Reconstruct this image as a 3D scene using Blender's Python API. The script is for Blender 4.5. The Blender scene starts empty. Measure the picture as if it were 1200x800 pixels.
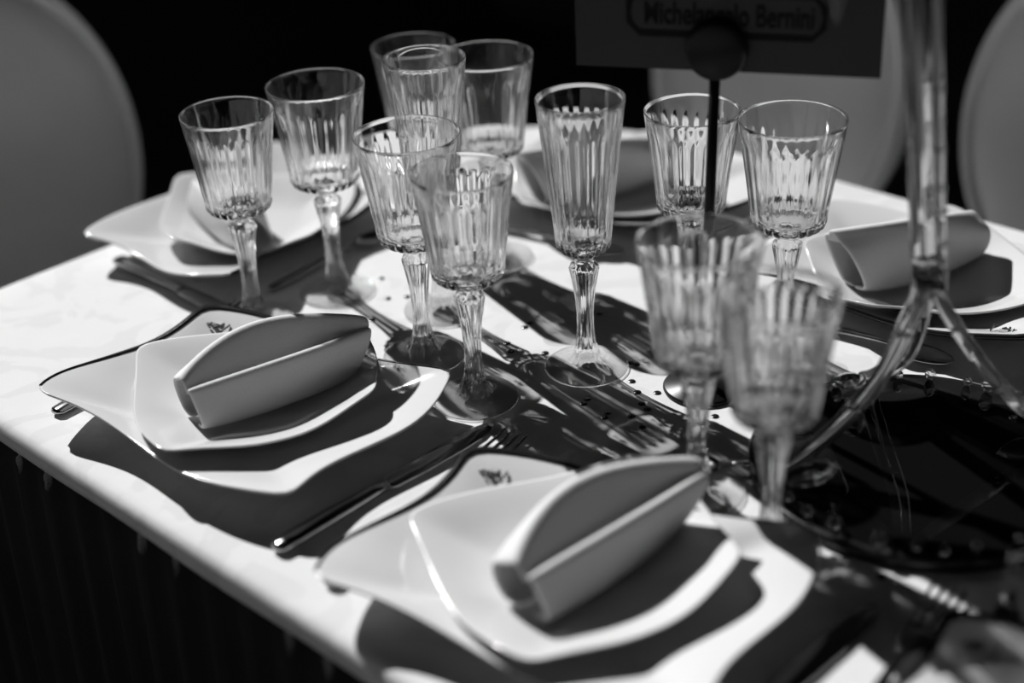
import bpy, bmesh, math, random
from mathutils import Vector, Matrix

# ---------------------------------------------------------------- camera, world, sun, exposure
scene = bpy.context.scene
COL = scene.collection
TZ = 0.75                                   # height of the table surface above the floor
S2 = math.sqrt(2.0)
SILL = 2.33                                 # sill of the added high window, set to keep sun off the chairs

cam_d = bpy.data.cameras.new('camera')
cam_d.sensor_width = 36.0
cam_d.sensor_fit = 'HORIZONTAL'
cam_d.lens = 54.0
cam_d.clip_start = 0.05
cam_d.clip_end = 100.0
cam_d.dof.use_dof = True
cam_d.dof.focus_distance = 1.27
cam_d.dof.aperture_fstop = 1.9
cam = bpy.data.objects.new('camera', cam_d)
COL.objects.link(cam)
_p, _r = math.radians(28.344), math.radians(2.921)
_r0 = Vector((1, 0, 0)); _u0 = Vector((0, math.sin(_p), math.cos(_p))); _f = Vector((0, math.cos(_p), -math.sin(_p)))
_rt = _r0 * math.cos(_r) - _u0 * math.sin(_r)
_up = _r0 * math.sin(_r) + _u0 * math.cos(_r)
_m = Matrix((_rt, _up, -_f)).transposed().to_4x4()
_m.translation = Vector((0, 0, TZ + 0.6455))
cam.matrix_world = _m
scene.camera = cam

world = bpy.data.worlds.new('world')
scene.world = world
world.use_nodes = True
world.node_tree.nodes['Background'].inputs[0].default_value = (1, 1, 1, 1)
world.node_tree.nodes['Background'].inputs[1].default_value = 0.45

SUN_AZ, SUN_EL = math.radians(-55.0), math.radians(39.5)     # direction the light travels, height of the sun
sun_d = bpy.data.lights.new('sun', 'SUN')
sun_d.energy = 6.4
sun_d.angle = math.radians(0.55)
sun_d.cycles.is_caustics_light = True
sun = bpy.data.objects.new('sun', sun_d)
COL.objects.link(sun)
SUN_DIR = Vector((math.cos(SUN_AZ) * math.cos(SUN_EL), math.sin(SUN_AZ) * math.cos(SUN_EL), -math.sin(SUN_EL)))
sun.rotation_euler = SUN_DIR.to_track_quat('-Z', 'Y').to_euler()
sun.location = Vector((0, 1.2, TZ)) - SUN_DIR * 6.0

scene.view_settings.view_transform = 'Standard'
scene.view_settings.look = 'None'
scene.view_settings.gamma = 1.0
scene.view_settings.use_curve_mapping = False
scene.view_settings.exposure = 0.0
scene.cycles.max_bounces = 20
scene.cycles.transmission_bounces = 16
scene.cycles.glossy_bounces = 8
scene.cycles.diffuse_bounces = 5
scene.cycles.transparent_max_bounces = 24
scene.cycles.use_denoising = True
scene.cycles.sample_clamp_indirect = 6.0

rnd = random.Random(7)

# ---------------------------------------------------------------- helpers
def W(u, v, z=0.0):
    """table axes (u along the table, v across it) to world"""
    return Vector(((u + v) / S2, (v - u) / S2, TZ + z))

def mesh_obj(name, verts, faces, mat=None, parent=None, smooth=True):
    me = bpy.data.meshes.new(name)
    me.from_pydata([tuple(v) for v in verts], [], faces)
    me.update()
    if smooth:
        me.polygons.foreach_set('use_smooth', [True] * len(me.polygons))
    if mat:
        me.materials.append(mat)
    return link(name, me, parent)

def link(name, me, parent=None):
    o = bpy.data.objects.new(name, me)
    COL.objects.link(o)
    if parent is not None:
        o.parent = parent
    return o

def empty(name, loc=(0, 0, 0), rz=0.0):
    o = bpy.data.objects.new(name, None)
    o.empty_display_size = 0.02
    COL.objects.link(o)
    o.location = loc
    o.rotation_euler = (0, 0, rz)
    return o

def tag(o, label, cat, group=None, kind=None):
    o['label'] = label
    o['category'] = cat
    if group:
        o['group'] = group
    if kind:
        o['kind'] = kind
    return o

def structure(o, label, cat):
    o['label'] = label; o['category'] = cat; o['kind'] = 'structure'
    return o

def copy_tree(o, parent=None):
    c = o.copy()
    COL.objects.link(c)
    c.parent = parent
    for ch in list(o.children):
        copy_tree(ch, c)
    return c

class MB:
    """collects shapes for one mesh"""
    def __init__(self):
        self.v = []; self.f = []
    def add(self, v, f):
        n = len(self.v)
        self.v += [Vector(p) for p in v]
        self.f += [tuple(i + n for i in q) for q in f]
        return self
    def box(self, a, b):
        x0, y0, z0 = a; x1, y1, z1 = b
        return self.add([(x0, y0, z0), (x1, y0, z0), (x1, y1, z0), (x0, y1, z0), (x0, y0, z1), (x1, y0, z1), (x1, y1, z1), (x0, y1, z1)],
                        [(3, 2, 1, 0), (4, 5, 6, 7), (0, 1, 5, 4), (1, 2, 6, 5), (2, 3, 7, 6), (3, 0, 4, 7)])
    def rev(self, prof, n=48, c=(0, 0, 0)):
        """prof: (r, z) list; r 0 at an end closes it"""
        v = []; f = []; rings = []
        for r, z in prof:
            if r < 1e-7:
                rings.append([len(v)]); v.append((c[0], c[1], c[2] + z))
            else:
                rings.append(list(range(len(v), len(v) + n)))
                v += [(c[0] + r * math.cos(2 * math.pi * k / n), c[1] + r * math.sin(2 * math.pi * k / n), c[2] + z) for k in range(n)]
        for a, b in zip(rings, rings[1:]):
            join_rings(f, a, b, n)
        return self.add(v, f)
    def tube(self, pts, rad, n=10, closed=False):
        pts = [Vector(p) for p in pts]
        rs = rad if hasattr(rad, '__len__') else [rad] * len(pts)
        v = []; f = []; rings = []
        up = Vector((0.13, 0.21, 1)).normalized()
        for i, p in enumerate(pts):
            t = (pts[min(i + 1, len(pts) - 1)] - pts[max(i - 1, 0)]).normalized()
            a = t.cross(up)
            if a.length < 1e-3:
                a = t.cross(Vector((1, 0, 0)))
            a.normalize(); b = a.cross(t).normalized(); up = b
            rings.append(list(range(len(v), len(v) + n)))
            v += [p + (a * math.cos(2 * math.pi * k / n) + b * math.sin(2 * math.pi * k / n)) * rs[i] for k in range(n)]
        for r0, r1 in zip(rings, rings[1:]):
            join_rings(f, r0, r1, n)
        f.append(tuple(reversed(rings[0]))); f.append(tuple(rings[-1]))
        return self.add(v, f)
    def build(self, name, mat, parent=None, smooth=True, recalc=True):
        o = mesh_obj(name, self.v, self.f, mat, parent, smooth)
        if not recalc:
            return o
        bm = bmesh.new(); bm.from_mesh(o.data)
        bmesh.ops.recalc_face_normals(bm, faces=bm.faces)
        bm.to_mesh(o.data); bm.free()
        return o

def join_rings(f, a, b, n):
    if len(a) == 1 and len(b) == 1:
        return
    if len(a) == 1:
        for k in range(n):
            f.append((a[0], b[(k + 1) % n], b[k]))
    elif len(b) == 1:
        for k in range(n):
            f.append((a[k], a[(k + 1) % n], b[0]))
    else:
        for k in range(n):
            f.append((a[k], a[(k + 1) % n], b[(k + 1) % n], b[k]))

def sstep(x, a=0.0, b=1.0):
    x = max(0.0, min(1.0, (x - a) / (b - a)))
    return x * x * (3 - 2 * x)

def interp(tab, x):
    if x <= tab[0][0]:
        return tab[0][1]
    for (x0, y0), (x1, y1) in zip(tab, tab[1:]):
        if x <= x1:
            return y0 + (y1 - y0) * (x - x0) / (x1 - x0)
    return tab[-1][1]

def bezier(pts, n):
    """Catmull-Rom through the points"""
    P = [Vector(p) for p in pts]
    P = [P[0] * 2 - P[1]] + P + [P[-1] * 2 - P[-2]]
    out = []
    segs = len(P) - 3
    for s in range(segs):
        a, b, c, d = P[s:s + 4]
        for k in range(n):
            t = k / n
            out.append(0.5 * ((2 * b) + (c - a) * t + (2 * a - 5 * b + 4 * c - d) * t * t + (3 * b - a - 3 * c + d) * t ** 3))
    out.append(P[-2])
    return out

# ---------------------------------------------------------------- materials
def new_mat(name):
    m = bpy.data.materials.new(name)
    m.use_nodes = True
    return m, m.node_tree.nodes, m.node_tree.links, m.node_tree.nodes['Principled BSDF']

def grey(v):
    return (v, v, v, 1)

def plain(name, col, rough=0.5, metal=0.0, spec=0.5, coat=0.0, bump=0.0, bscale=200.0, var=0.0, vscale=8.0):
    m, N, L, B = new_mat(name)
    B.inputs['Base Color'].default_value = grey(col)
    B.inputs['Roughness'].default_value = rough
    B.inputs['Metallic'].default_value = metal
    B.inputs['Specular IOR Level'].default_value = spec
    B.inputs['Coat Weight'].default_value = coat
    tc = N.new('ShaderNodeTexCoord')
    if var > 0:
        nz = N.new('ShaderNodeTexNoise'); nz.inputs['Scale'].default_value = vscale; nz.inputs['Detail'].default_value = 5
        L.new(tc.outputs['Object'], nz.inputs['Vector'])
        rp = N.new('ShaderNodeValToRGB')
        rp.color_ramp.elements[0].position = 0.3; rp.color_ramp.elements[1].position = 0.7
        rp.color_ramp.elements[0].color = grey(max(0, col * (1 - var))); rp.color_ramp.elements[1].color = grey(min(1, col * (1 + var)))
        L.new(nz.outputs['Fac'], rp.inputs['Fac']); L.new(rp.outputs['Color'], B.inputs['Base Color'])
    if bump > 0:
        nb = N.new('ShaderNodeTexNoise'); nb.inputs['Scale'].default_value = bscale; nb.inputs['Detail'].default_value = 3
        L.new(tc.outputs['Object'], nb.inputs['Vector'])
        bp = N.new('ShaderNodeBump'); bp.inputs['Strength'].default_value = bump; bp.inputs['Distance'].default_value = 0.002
        L.new(nb.outputs['Fac'], bp.inputs['Height']); L.new(bp.outputs['Normal'], B.inputs['Normal'])
    return m

def glass_mat(name, clear=0.35, rough=0.0, tint=0.97, ior=1.52):
    """cut crystal: refracting body, part of the light passing straight through the thin walls"""
    m, N, L, B = new_mat(name)
    N.remove(B)
    out = N['Material Output']
    g = N.new('ShaderNodeBsdfGlass'); g.inputs['Color'].default_value = grey(tint); g.inputs['Roughness'].default_value = rough; g.inputs['IOR'].default_value = ior
    t = N.new('ShaderNodeBsdfTransparent'); t.inputs['Color'].default_value = grey(0.97)
    mx = N.new('ShaderNodeMixShader'); mx.inputs[0].default_value = clear
    L.new(g.outputs[0], mx.inputs[1]); L.new(t.outputs[0], mx.inputs[2]); L.new(mx.outputs[0], out.inputs['Surface'])
    return m

def bowl_glass(name):
    """fluted crystal: bends what lies behind it, lets slanting light slip through the thin walls between the ridges"""
    m, N, L, B = new_mat(name)
    N.remove(B)
    g = N.new('ShaderNodeBsdfGlass'); g.inputs['Color'].default_value = grey(0.97); g.inputs['Roughness'].default_value = 0.0; g.inputs['IOR'].default_value = 1.52
    t = N.new('ShaderNodeBsdfTransparent'); t.inputs['Color'].default_value = grey(0.97)
    lw = N.new('ShaderNodeLayerWeight'); lw.inputs['Blend'].default_value = 0.5
    rp = N.new('ShaderNodeValToRGB'); e = rp.color_ramp.elements
    e[0].position = 0.19; e[0].color = grey(0.0); e[1].position = 0.28; e[1].color = grey(0.76)
    x = e.new(0.42); x.color = grey(0.76)
    x = e.new(0.52); x.color = grey(0.0)
    L.new(lw.outputs['Facing'], rp.inputs['Fac'])
    mx = N.new('ShaderNodeMixShader')
    L.new(rp.outputs['Color'], mx.inputs[0]); L.new(g.outputs[0], mx.inputs[1]); L.new(t.outputs[0], mx.inputs[2])
    L.new(mx.outputs[0], N['Material Output'].inputs['Surface'])
    return m

def foot_glass(name):
    """flat glass foot: light meeting it squarely goes straight on, at its curved edge it bends and mirrors"""
    m, N, L, B = new_mat(name)
    N.remove(B)
    g = N.new('ShaderNodeBsdfGlass'); g.inputs['Color'].default_value = grey(0.97); g.inputs['Roughness'].default_value = 0.0; g.inputs['IOR'].default_value = 1.52
    t = N.new('ShaderNodeBsdfTransparent'); t.inputs['Color'].default_value = grey(0.96)
    lw = N.new('ShaderNodeLayerWeight'); lw.inputs['Blend'].default_value = 0.5
    mr_ = N.new('ShaderNodeMapRange'); mr_.inputs['From Min'].default_value = 0.38; mr_.inputs['From Max'].default_value = 0.80
    mr_.inputs['To Min'].default_value = 0.88; mr_.inputs['To Max'].default_value = 0.0
    L.new(lw.outputs['Facing'], mr_.inputs['Value'])
    mx = N.new('ShaderNodeMixShader')
    L.new(mr_.outputs['Result'], mx.inputs[0]); L.new(g.outputs[0], mx.inputs[1]); L.new(t.outputs[0], mx.inputs[2])
    L.new(mx.outputs[0], N['Material Output'].inputs['Surface'])
    return m

def cloth_mat(name, col, rough=0.8):
    """white damask: faint scrolling figure in weave and sheen, fine thread relief"""
    m, N, L, B = new_mat(name)
    tc = N.new('ShaderNodeTexCoord')
    nz = N.new('ShaderNodeTexNoise'); nz.inputs['Scale'].default_value = 11; nz.inputs['Detail'].default_value = 2; nz.inputs['Distortion'].default_value = 2.5
    L.new(tc.outputs['Object'], nz.inputs['Vector'])
    rp = N.new('ShaderNodeValToRGB'); e = rp.color_ramp.elements
    e[0].position = 0.44; e[0].color = grey(col * 0.93); e[1].position = 0.47; e[1].color = grey(col)
    L.new(nz.outputs['Fac'], rp.inputs['Fac']); L.new(rp.outputs['Color'], B.inputs['Base Color'])
    wv = N.new('ShaderNodeTexWave'); wv.inputs['Scale'].default_value = 420; wv.inputs['Distortion'].default_value = 1.0
    L.new(tc.outputs['Object'], wv.inputs['Vector'])
    n2 = N.new('ShaderNodeTexNoise'); n2.inputs['Scale'].default_value = 26; n2.inputs['Detail'].default_value = 3
    L.new(tc.outputs['Object'], n2.inputs['Vector'])
    mx = N.new('ShaderNodeMath'); mx.operation = 'MULTIPLY_ADD'; mx.inputs[1].default_value = 0.06
    L.new(wv.outputs['Fac'], mx.inputs[0]); L.new(n2.outputs['Fac'], mx.inputs[2])
    bp = N.new('ShaderNodeBump'); bp.inputs['Strength'].default_value = 0.25; bp.inputs['Distance'].default_value = 0.004
    L.new(mx.outputs[0], bp.inputs['Height']); L.new(bp.outputs['Normal'], B.inputs['Normal'])
    B.inputs['Roughness'].default_value = rough
    B.inputs['Specular IOR Level'].default_value = 0.25
    return m

M = {}
M['glass'] = bowl_glass('cut_crystal')
M['glass_foot'] = foot_glass('crystal_foot')
M['pebble'] = glass_mat('pebble_glass', 0.93)
M['acrylic'] = glass_mat('clear_acrylic', 0.0, 0.0, 0.88, 1.49)
M['crystal'] = glass_mat('bead_crystal', 0.1, 0.0, 0.98, 1.6)
M['porcelain'] = plain('white_porcelain', 0.60, 0.12, spec=0.5)
M['bowl'] = plain('white_glazed_bowl', 0.59, 0.15, spec=0.5)
M['rim'] = plain('dark_rim_glaze', 0.012, 0.2)
M['ink'] = plain('black_print', 0.015, 0.5)
M['ink_grey'] = plain('grey_print', 0.30, 0.5)
M['napkin'] = plain('napkin_cotton', 0.60, 0.85, spec=0.2, bump=0.25, bscale=900)
M['cloth'] = cloth_mat('white_damask', 0.61)
M['skirt'] = plain('dark_skirt_fabric', 0.02, 0.9, spec=0.1, bump=0.3, bscale=700, var=0.15)
M['steel'] = plain('polished_steel', 0.42, 0.14, metal=1.0, var=0.08, vscale=40)
M['black_metal'] = plain('black_metal', 0.010, 0.35, spec=0.2)
M['sign_card'] = plain('dark_card', 0.022, 0.6, var=0.05)
M['sign_ink'] = plain('sign_black_ink', 0.006, 0.7, spec=0.2)
M['mirror'] = plain('black_gloss', 0.004, 0.02, spec=0.6, var=0.05)
M['mirror_edge'] = plain('black_tray_edge', 0.01, 0.25)
M['sequin'] = plain('black_sequin', 0.012, 0.25)
M['chair_pad'] = plain('white_chair_fabric', 0.82, 0.8, spec=0.2, bump=0.2, bscale=500, var=0.04)
M['chair_frame'] = plain('white_chair_paint', 0.82, 0.4, var=0.04)
M['floor'] = plain('black_floor', 0.10, 0.95, spec=0.0, bump=0.3, bscale=60, var=0.3, vscale=3)
M['wall'] = plain('dark_wall', 0.05, 0.9, spec=0.0, bump=0.3, bscale=20, var=0.3, vscale=2)
M['wood'] = plain('table_wood', 0.15, 0.5, var=0.3, vscale=10)

# ---------------------------------------------------------------- the setting
def wall_boxes(parts):
    """boxes in table axes: (u0, u1, v0, v1, z0, z1), z above the floor"""
    mb = MB()
    for u0, u1, v0, v1, z0, z1 in parts:
        c = []
        for z in (z0, z1):
            for (u, v) in ((u0, v0), (u1, v0), (u1, v1), (u0, v1)):
                q = W(u, v); c.append((q.x, q.y, z))
        mb.add(c, [(3, 2, 1, 0), (4, 5, 6, 7), (0, 1, 5, 4), (1, 2, 6, 5), (2, 3, 7, 6), (3, 0, 4, 7)])
    return mb
RU0, RU1, RV0, RV1, RH = -3.4, 2.4, -2.4, 3.4, 4.6
def holed(axis, c0, c1, a0, a1, holes):
    """a wall slab between a0..a1 along it, with upright openings (b0, b1, z0, z1)"""
    out = []; last = a0
    for b0, b1, z0, z1 in sorted(holes):
        out += [(last, b0, 0, RH), (b0, b1, 0, z0), (b0, b1, z1, RH)]; last = b1
    out.append((last, a1, 0, RH))
    return [((c0, c1, p, q, z0, z1) if axis == 'u' else (p, q, c0, c1, z0, z1)) for p, q, z0, z1 in out]
structure(wall_boxes([(RU0 - 0.2, RU1 + 0.2, RV0 - 0.2, RV1 + 0.2, -0.06, 0)]).build('floor', M['floor'], smooth=False), 'dark matt floor around the table', 'floor')
structure(wall_boxes([(RU0 - 0.2, RU1 + 0.2, RV0 - 0.2, RV1 + 0.2, RH, RH + 0.06)]).build('ceiling', M['wall'], smooth=False), 'dark ceiling high above the table', 'ceiling')
structure(wall_boxes(holed('u', RU0 - 0.12, RU0, RV0, RV1, [(-2.2, 0.15, 0.02, 1.42), (0.72, 1.88, SILL, 3.75)])).build('wall_left', M['wall'], smooth=False), 'unseen dark wall, low opening added to light the far chairs, high window cut to fit the sunbeam', 'wall')  # unseen; both openings added to shape the light on chairs and table
structure(wall_boxes(holed('u', RU1, RU1 + 0.12, RV0, RV1, [])).build('wall_right', M['wall'], smooth=False), 'dark wall on the right', 'wall')
structure(wall_boxes(holed('v', RV1, RV1 + 0.12, RU0, RU1, [])).build('wall_back', M['wall'], smooth=False), 'dark wall beyond the far chairs', 'wall')
structure(wall_boxes(holed('v', RV0 - 0.12, RV0, RU0, RU1, [(-3.2, 2.2, 0.02, 1.42)])).build('wall_front', M['wall'], smooth=False), 'unseen dark front with a wide low opening added behind the camera to light the far chairs', 'wall')  # unseen; opening added to brighten the far chairs from behind the camera

# ---------------------------------------------------------------- table, cloth, skirt
U0, U1, V0, V1 = -1.32, 0.38, 0.475, 1.335
def table_outline(off=0.0, n=14):
    """rounded rectangle in table axes; the corners are not all equally round"""
    rad = [0.15, 0.30, 0.30, 0.33]                 # (U0,V0) (U1,V0) (U1,V1) (U0,V1)
    cs = [(U0, V0, 1, 1, 180), (U1, V0, -1, 1, 270), (U1, V1, -1, -1, 0), (U0, V1, 1, -1, 90)]
    out = []
    for (u, v, su, sv, a0), r in zip(cs, rad):
        cu, cv = u + su * r, v + sv * r
        for k in range(n + 1):
            a = math.radians(a0 + 90 * k / n)
            out.append((cu + (r + off) * math.cos(a), cv + (r + off) * math.sin(a)))
    dense = []
    for i in range(len(out)):
        a, b = out[i], out[(i + 1) % len(out)]
        d = math.hypot(b[0] - a[0], b[1] - a[1]); m = max(1, int(d / 0.03))
        for k in range(m):
            dense.append((a[0] + (b[0] - a[0]) * k / m, a[1] + (b[1] - a[1]) * k / m))
    return dense

tab = empty('banquet_table', (W(-0.47, 0.905).x, W(-0.47, 0.905).y, 0))
tag(tab, 'long banquet table with rounded corners hidden under the white cloth', 'table')
def rel(o, p):
    return Vector(p) - o.location
ol = table_outline(-0.012)
n = len(ol)
v = [rel(tab, (W(*p).x, W(*p).y, TZ - 0.006)) for p in ol] + [rel(tab, (W(*p).x, W(*p).y, TZ - 0.034)) for p in ol]
mesh_obj('table_top', v, [tuple(range(n)), tuple(reversed(range(n, 2 * n)))] + [(i, i + n, (i + 1) % n + n, (i + 1) % n) for i in range(n)], M['wood'], tab, False)
for uu in (U0 + 0.25, U1 - 0.25):
    for vv in (V0 + 0.2, V1 - 0.2):
        c = W(uu, vv)
        MB().rev([(0, -TZ), (0.022, -TZ), (0.02, -0.034), (0, -0.034)], 16, rel(tab, (c.x, c.y, TZ))).build('leg', M['wood'], tab)

# cloth: top sheet with rolled edge and a short uneven drop
prof = [(-0.12, 0.0), (-0.05, 0.0), (-0.012, 0.0), (-0.006, -0.0008), (-0.002, -0.003), (0.0, -0.007), (0.001, -0.013), (0.001, -0.020)]
base = table_outline(0.0)
n = len(base)
cu, cv = -0.47, 0.905
v = []
f = []
rings = []
for k, (off, z) in enumerate(prof):
    o2 = table_outline(off)
    ring = []
    for i, p in enumerate(o2):
        wob = 0.0
        if k >= 5:
            wob = 0.0010 * math.sin(i * 0.9) + 0.0008 * math.sin(i * 0.37 + 1)
        ring.append(len(v)); v.append(W(p[0], p[1], z + wob * (1 if k == 7 else 0.4)))
    rings.append(ring)
f.append(tuple(rings[0]))
for a, b in zip(rings, rings[1:]):
    join_rings(f, a, b, n)
cloth = mesh_obj('tablecloth', v, f, M['cloth'])
md = cloth.modifiers.new('thick', 'SOLIDIFY'); md.thickness = 0.002; md.offset = -1
bm = bmesh.new(); bm.from_mesh(cloth.data); bmesh.ops.recalc_face_normals(bm, faces=bm.faces)
if max(bm.faces, key=lambda q: q.calc_area()).normal.z < 0:
    bmesh.ops.reverse_faces(bm, faces=bm.faces)
bm.to_mesh(cloth.data); bm.free()
tag(cloth, 'white damask tablecloth covering the banquet table', 'tablecloth')

v = []; f = []
ob = []
for a, b in zip(base, base[1:] + base[:1]):
    for k in range(3):
        ob.append((a[0] + (b[0] - a[0]) * k / 3, a[1] + (b[1] - a[1]) * k / 3))
n = len(ob)
zs = [-0.008, -0.05, -0.25, -0.5, -0.748]
for j, z in enumerate(zs):
    for i, (a, b) in enumerate(ob):
        an, bn = ob[(i + 1) % n]; ap, bp_ = ob[i - 1]
        tx, ty = an - ap, bn - bp_
        l = math.hypot(tx, ty) or 1
        w = (0.0004 + 0.012 * j / 4) * (math.sin(i * 1.45) + 0.4 * math.sin(i * 0.37)) - 0.004 + 0.004 * j
        v.append(W(a + ty / l * w, b - tx / l * w, z))
for j in range(len(zs) - 1):
    for i in range(n):
        if all(not (ob[q][1] > V0 + 0.12 and ob[q][0] < U1 - 0.31) for q in (i, (i + 1) % n)):
            f.append((j * n + i, j * n + (i + 1) % n, (j + 1) * n + (i + 1) % n, (j + 1) * n + i))
sk = mesh_obj('table_skirt', v, f, M['skirt'])
bm = bmesh.new(); bm.from_mesh(sk.data)
bmesh.ops.delete(bm, geom=[q for q in bm.verts if not q.link_faces], context='VERTS')
bm.to_mesh(sk.data); bm.free()
md = sk.modifiers.new('thick', 'SOLIDIFY'); md.thickness = 0.0015
tag(sk, 'dark pleated skirt hanging from the table edge to the floor', 'table skirt')

# ---------------------------------------------------------------- tableware builders
def outline_swirl(corners, amp, n=24, rounds=3, bulge=0.005):
    """closed outline through corners; each side dips in after a corner and swells before the next"""
    pts = []; par = []
    for i in range(4):
        a = Vector(corners[i]); b = Vector(corners[(i + 1) % 4])
        d = b - a; nrm = Vector((d.y, -d.x)).normalized()
        for k in range(n):
            s = k / n
            pts.append(a + d * s + nrm * (-amp * math.sin(2 * math.pi * s) + bulge * math.sin(math.pi * s)))
            par.append((i, s))
    for _ in range(rounds):
        pts = [pts[i] * 0.5 + (pts[i - 1] + pts[(i + 1) % len(pts)]) * 0.25 for i in range(len(pts))]
    return pts, par

def dish(name, corners, amp, z_floor, z_mid, z_cor, thick, flat, mat, parent, n=24, corner_z=(1, 1, 1, 1), rounds=3, power=1.0, bulge=0.005):
    pts, par = outline_swirl(corners, amp, n, rounds, bulge)
    c = sum((Vector(q) for q in corners), Vector((0, 0))) / 4
    rho = [0.0, flat * 0.35, flat * 0.7, flat - 0.04, flat + 0.02, flat + 0.08, flat + (1 - flat) * 0.35, flat + (1 - flat) * 0.55, flat + (1 - flat) * 0.75, flat + (1 - flat) * 0.9, 0.985, 1.0]
    def rimz(i, s):
        k = (0.5 + 0.5 * math.cos(2 * math.pi * s)) ** 1.3
        cz = corner_z[i] if s < 0.5 else corner_z[(i + 1) % 4]
        return z_mid + (z_cor * cz - z_mid) * k
    top = []; bot = []
    for r in rho:
        a = []; b = []
        for (q, (i, s)) in zip(pts, par):
            h = max(0.0, (r - flat) / (1 - flat))
            hz = (sstep(h * 0.85) / sstep(0.85)) ** power if h > 0 else 0
            z = z_floor + (rimz(i, s) - z_floor) * hz
            p = c + (q - c) * r
            a.append((p.x, p.y, z))
            th = thick * (1.0 - 0.35 * r)
            pb = c + (q - c) * (r * (1 - 0.012))
            b.append((pb.x, pb.y, max(z_floor - thick + (0.0015 if r > flat * 0.9 else 0), z - th) if r < 1 else z - th * 0.8))
        top.append(a); bot.append(b)
    m = len(pts)
    v = []; f = []; rt = []; rb = []
    for a in top:
        if a is top[0]:
            rt.append([len(v)]); v.append((c.x, c.y, a[0][2]))
        else:
            rt.append(list(range(len(v), len(v) + m))); v += a
    for b in bot:
        if b is bot[0]:
            rb.append([len(v)]); v.append((c.x, c.y, b[0][2]))
        else:
            rb.append(list(range(len(v), len(v) + m))); v += b
    for a, b in zip(rt, rt[1:]):
        join_rings(f, a, b, m)
    for a, b in zip(rb, rb[1:]):
        join_rings(f, b, a, m)
    join_rings(f, rt[-1], rb[-1], m)
    mb = MB(); mb.add(v, f)
    o = mb.build(name, mat, parent)
    return o, pts, par, c, rimz

PL = [(-0.124, -0.117), (0.153, -0.076), (0.116, 0.125), (-0.145, 0.068)]     # corners: left, front, right, back
BW = [(0.042, -0.107), (0.100, 0.056), (-0.020, 0.128), (-0.125, -0.018)]

def make_plate():
    root = empty('dinner_plate')
    o, pts, par, c, rimz = dish('plate_body', PL, 0.010, 0.008, 0.028, 0.038, 0.0055, 0.36, M['porcelain'], root, corner_z=(1.0, 0.9, 0.95, 0.95), rounds=2, bulge=0.006)
    v = []; f = []
    sel = [k for k, (i, s) in enumerate(par) if i in (2, 3)]
    for k in sel:
        i, s = par[k]
        w = 0.0010 + (0.0060 * s ** 2.0 if i == 2 else 0.0060 * (1 - s) ** 1.3)
        z = rimz(i, s)
        q = pts[k]; d = (q - c)
        inn = c + d * (1 - w / d.length)
        out = c + d * (1 + 0.0004 / d.length)
        zi = z - (z - 0.008) * min(1.0, (w / d.length) * 1.02)
        v += [(out.x, out.y, z - 0.003), (out.x, out.y, z + 0.0006), (inn.x, inn.y, zi + 0.0008), (inn.x, inn.y, zi - 0.0008)]
    for j in range(len(sel) - 1):
        for k in range(4):
            a = j * 4 + k; b = j * 4 + (k + 1) % 4
            f.append((a, b, b + 4, a + 4))
    mb = MB(); mb.add(v, f)
    rb = mb.build('rim_band', M['rim'], root); rb['label'] = 'black band along the plate rim'
    # printed emblem on the inner corner: short bars, a shaded block and one long stroke
    b = Vector(PL[3]); ctr = c
    ax = (Vector(PL[2]) - b).normalized()           # along the inner edge
    ay = Vector((-ax.y, ax.x))
    org = b + (ctr - b) * 0.17
    def surf_z(p):
        # height on the body by closest vertex
        best = min(o.data.vertices, key=lambda w: (w.co.x - p.x) ** 2 + (w.co.y - p.y) ** 2 - w.co.z * 0.02)
        return best.co.z
    def bar(x0, y0, x1, y1, w):
        a = org + ax * x0 + ay * y0; e = org + ax * x1 + ay * y1
        d = (e - a).normalized(); nn = Vector((-d.y, d.x)) * w / 2
        za, ze = plane_z(a), plane_z(e)
        v0 = [(a + nn, za), (a - nn, za), (e - nn, ze), (e + nn, ze)]
        return [(p.x, p.y, z + 0.0007) for p, z in v0] + [(p.x, p.y, z - 0.0008) for p, z in v0]
    z1 = surf_z(org); z2 = surf_z(org + ax * 0.03)
    z3 = surf_z(org - ay * 0.012)
    def plane_z(p):
        q = p - org
        return z1 + (z2 - z1) * q.dot(ax) / 0.03 + (z1 - z3) * q.dot(ay) / 0.012 + 0.0006
    BF = [(0, 1, 2, 3), (7, 6, 5, 4), (0, 4, 5, 1), (1, 5, 6, 2), (2, 6, 7, 3), (3, 7, 4, 0)]
    mb = MB()
    for args in [(-0.004, -0.006, -0.004, 0.001, 0.0008), (0.0, -0.005, 0.0, 0.001, 0.0008), (-0.004, -0.0025, 0.0, -0.0015, 0.0006), (-0.002, -0.004, -0.002, -0.001, 0.0005),
                 (0.0025, -0.0015, 0.0065, -0.001, 0.004), (0.003, -0.0065, 0.0045, -0.006, 0.0014), (0.0065, -0.005, 0.009, -0.0015, 0.0014),
                 (0.017, -0.007, 0.017, 0.005, 0.0010), (0.0155, -0.007, 0.0185, -0.007, 0.0007)]:
        mb.add(bar(*args), BF)
    e = mb.build('emblem', M['ink'], root, False); e['label'] = 'small printed black emblem'
    mb = MB().add(bar(0.0035, 0.0025, 0.0105, 0.003, 0.005), BF)
    mb.build('emblem_block', M['ink_grey'], root, False)
    return root

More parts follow.
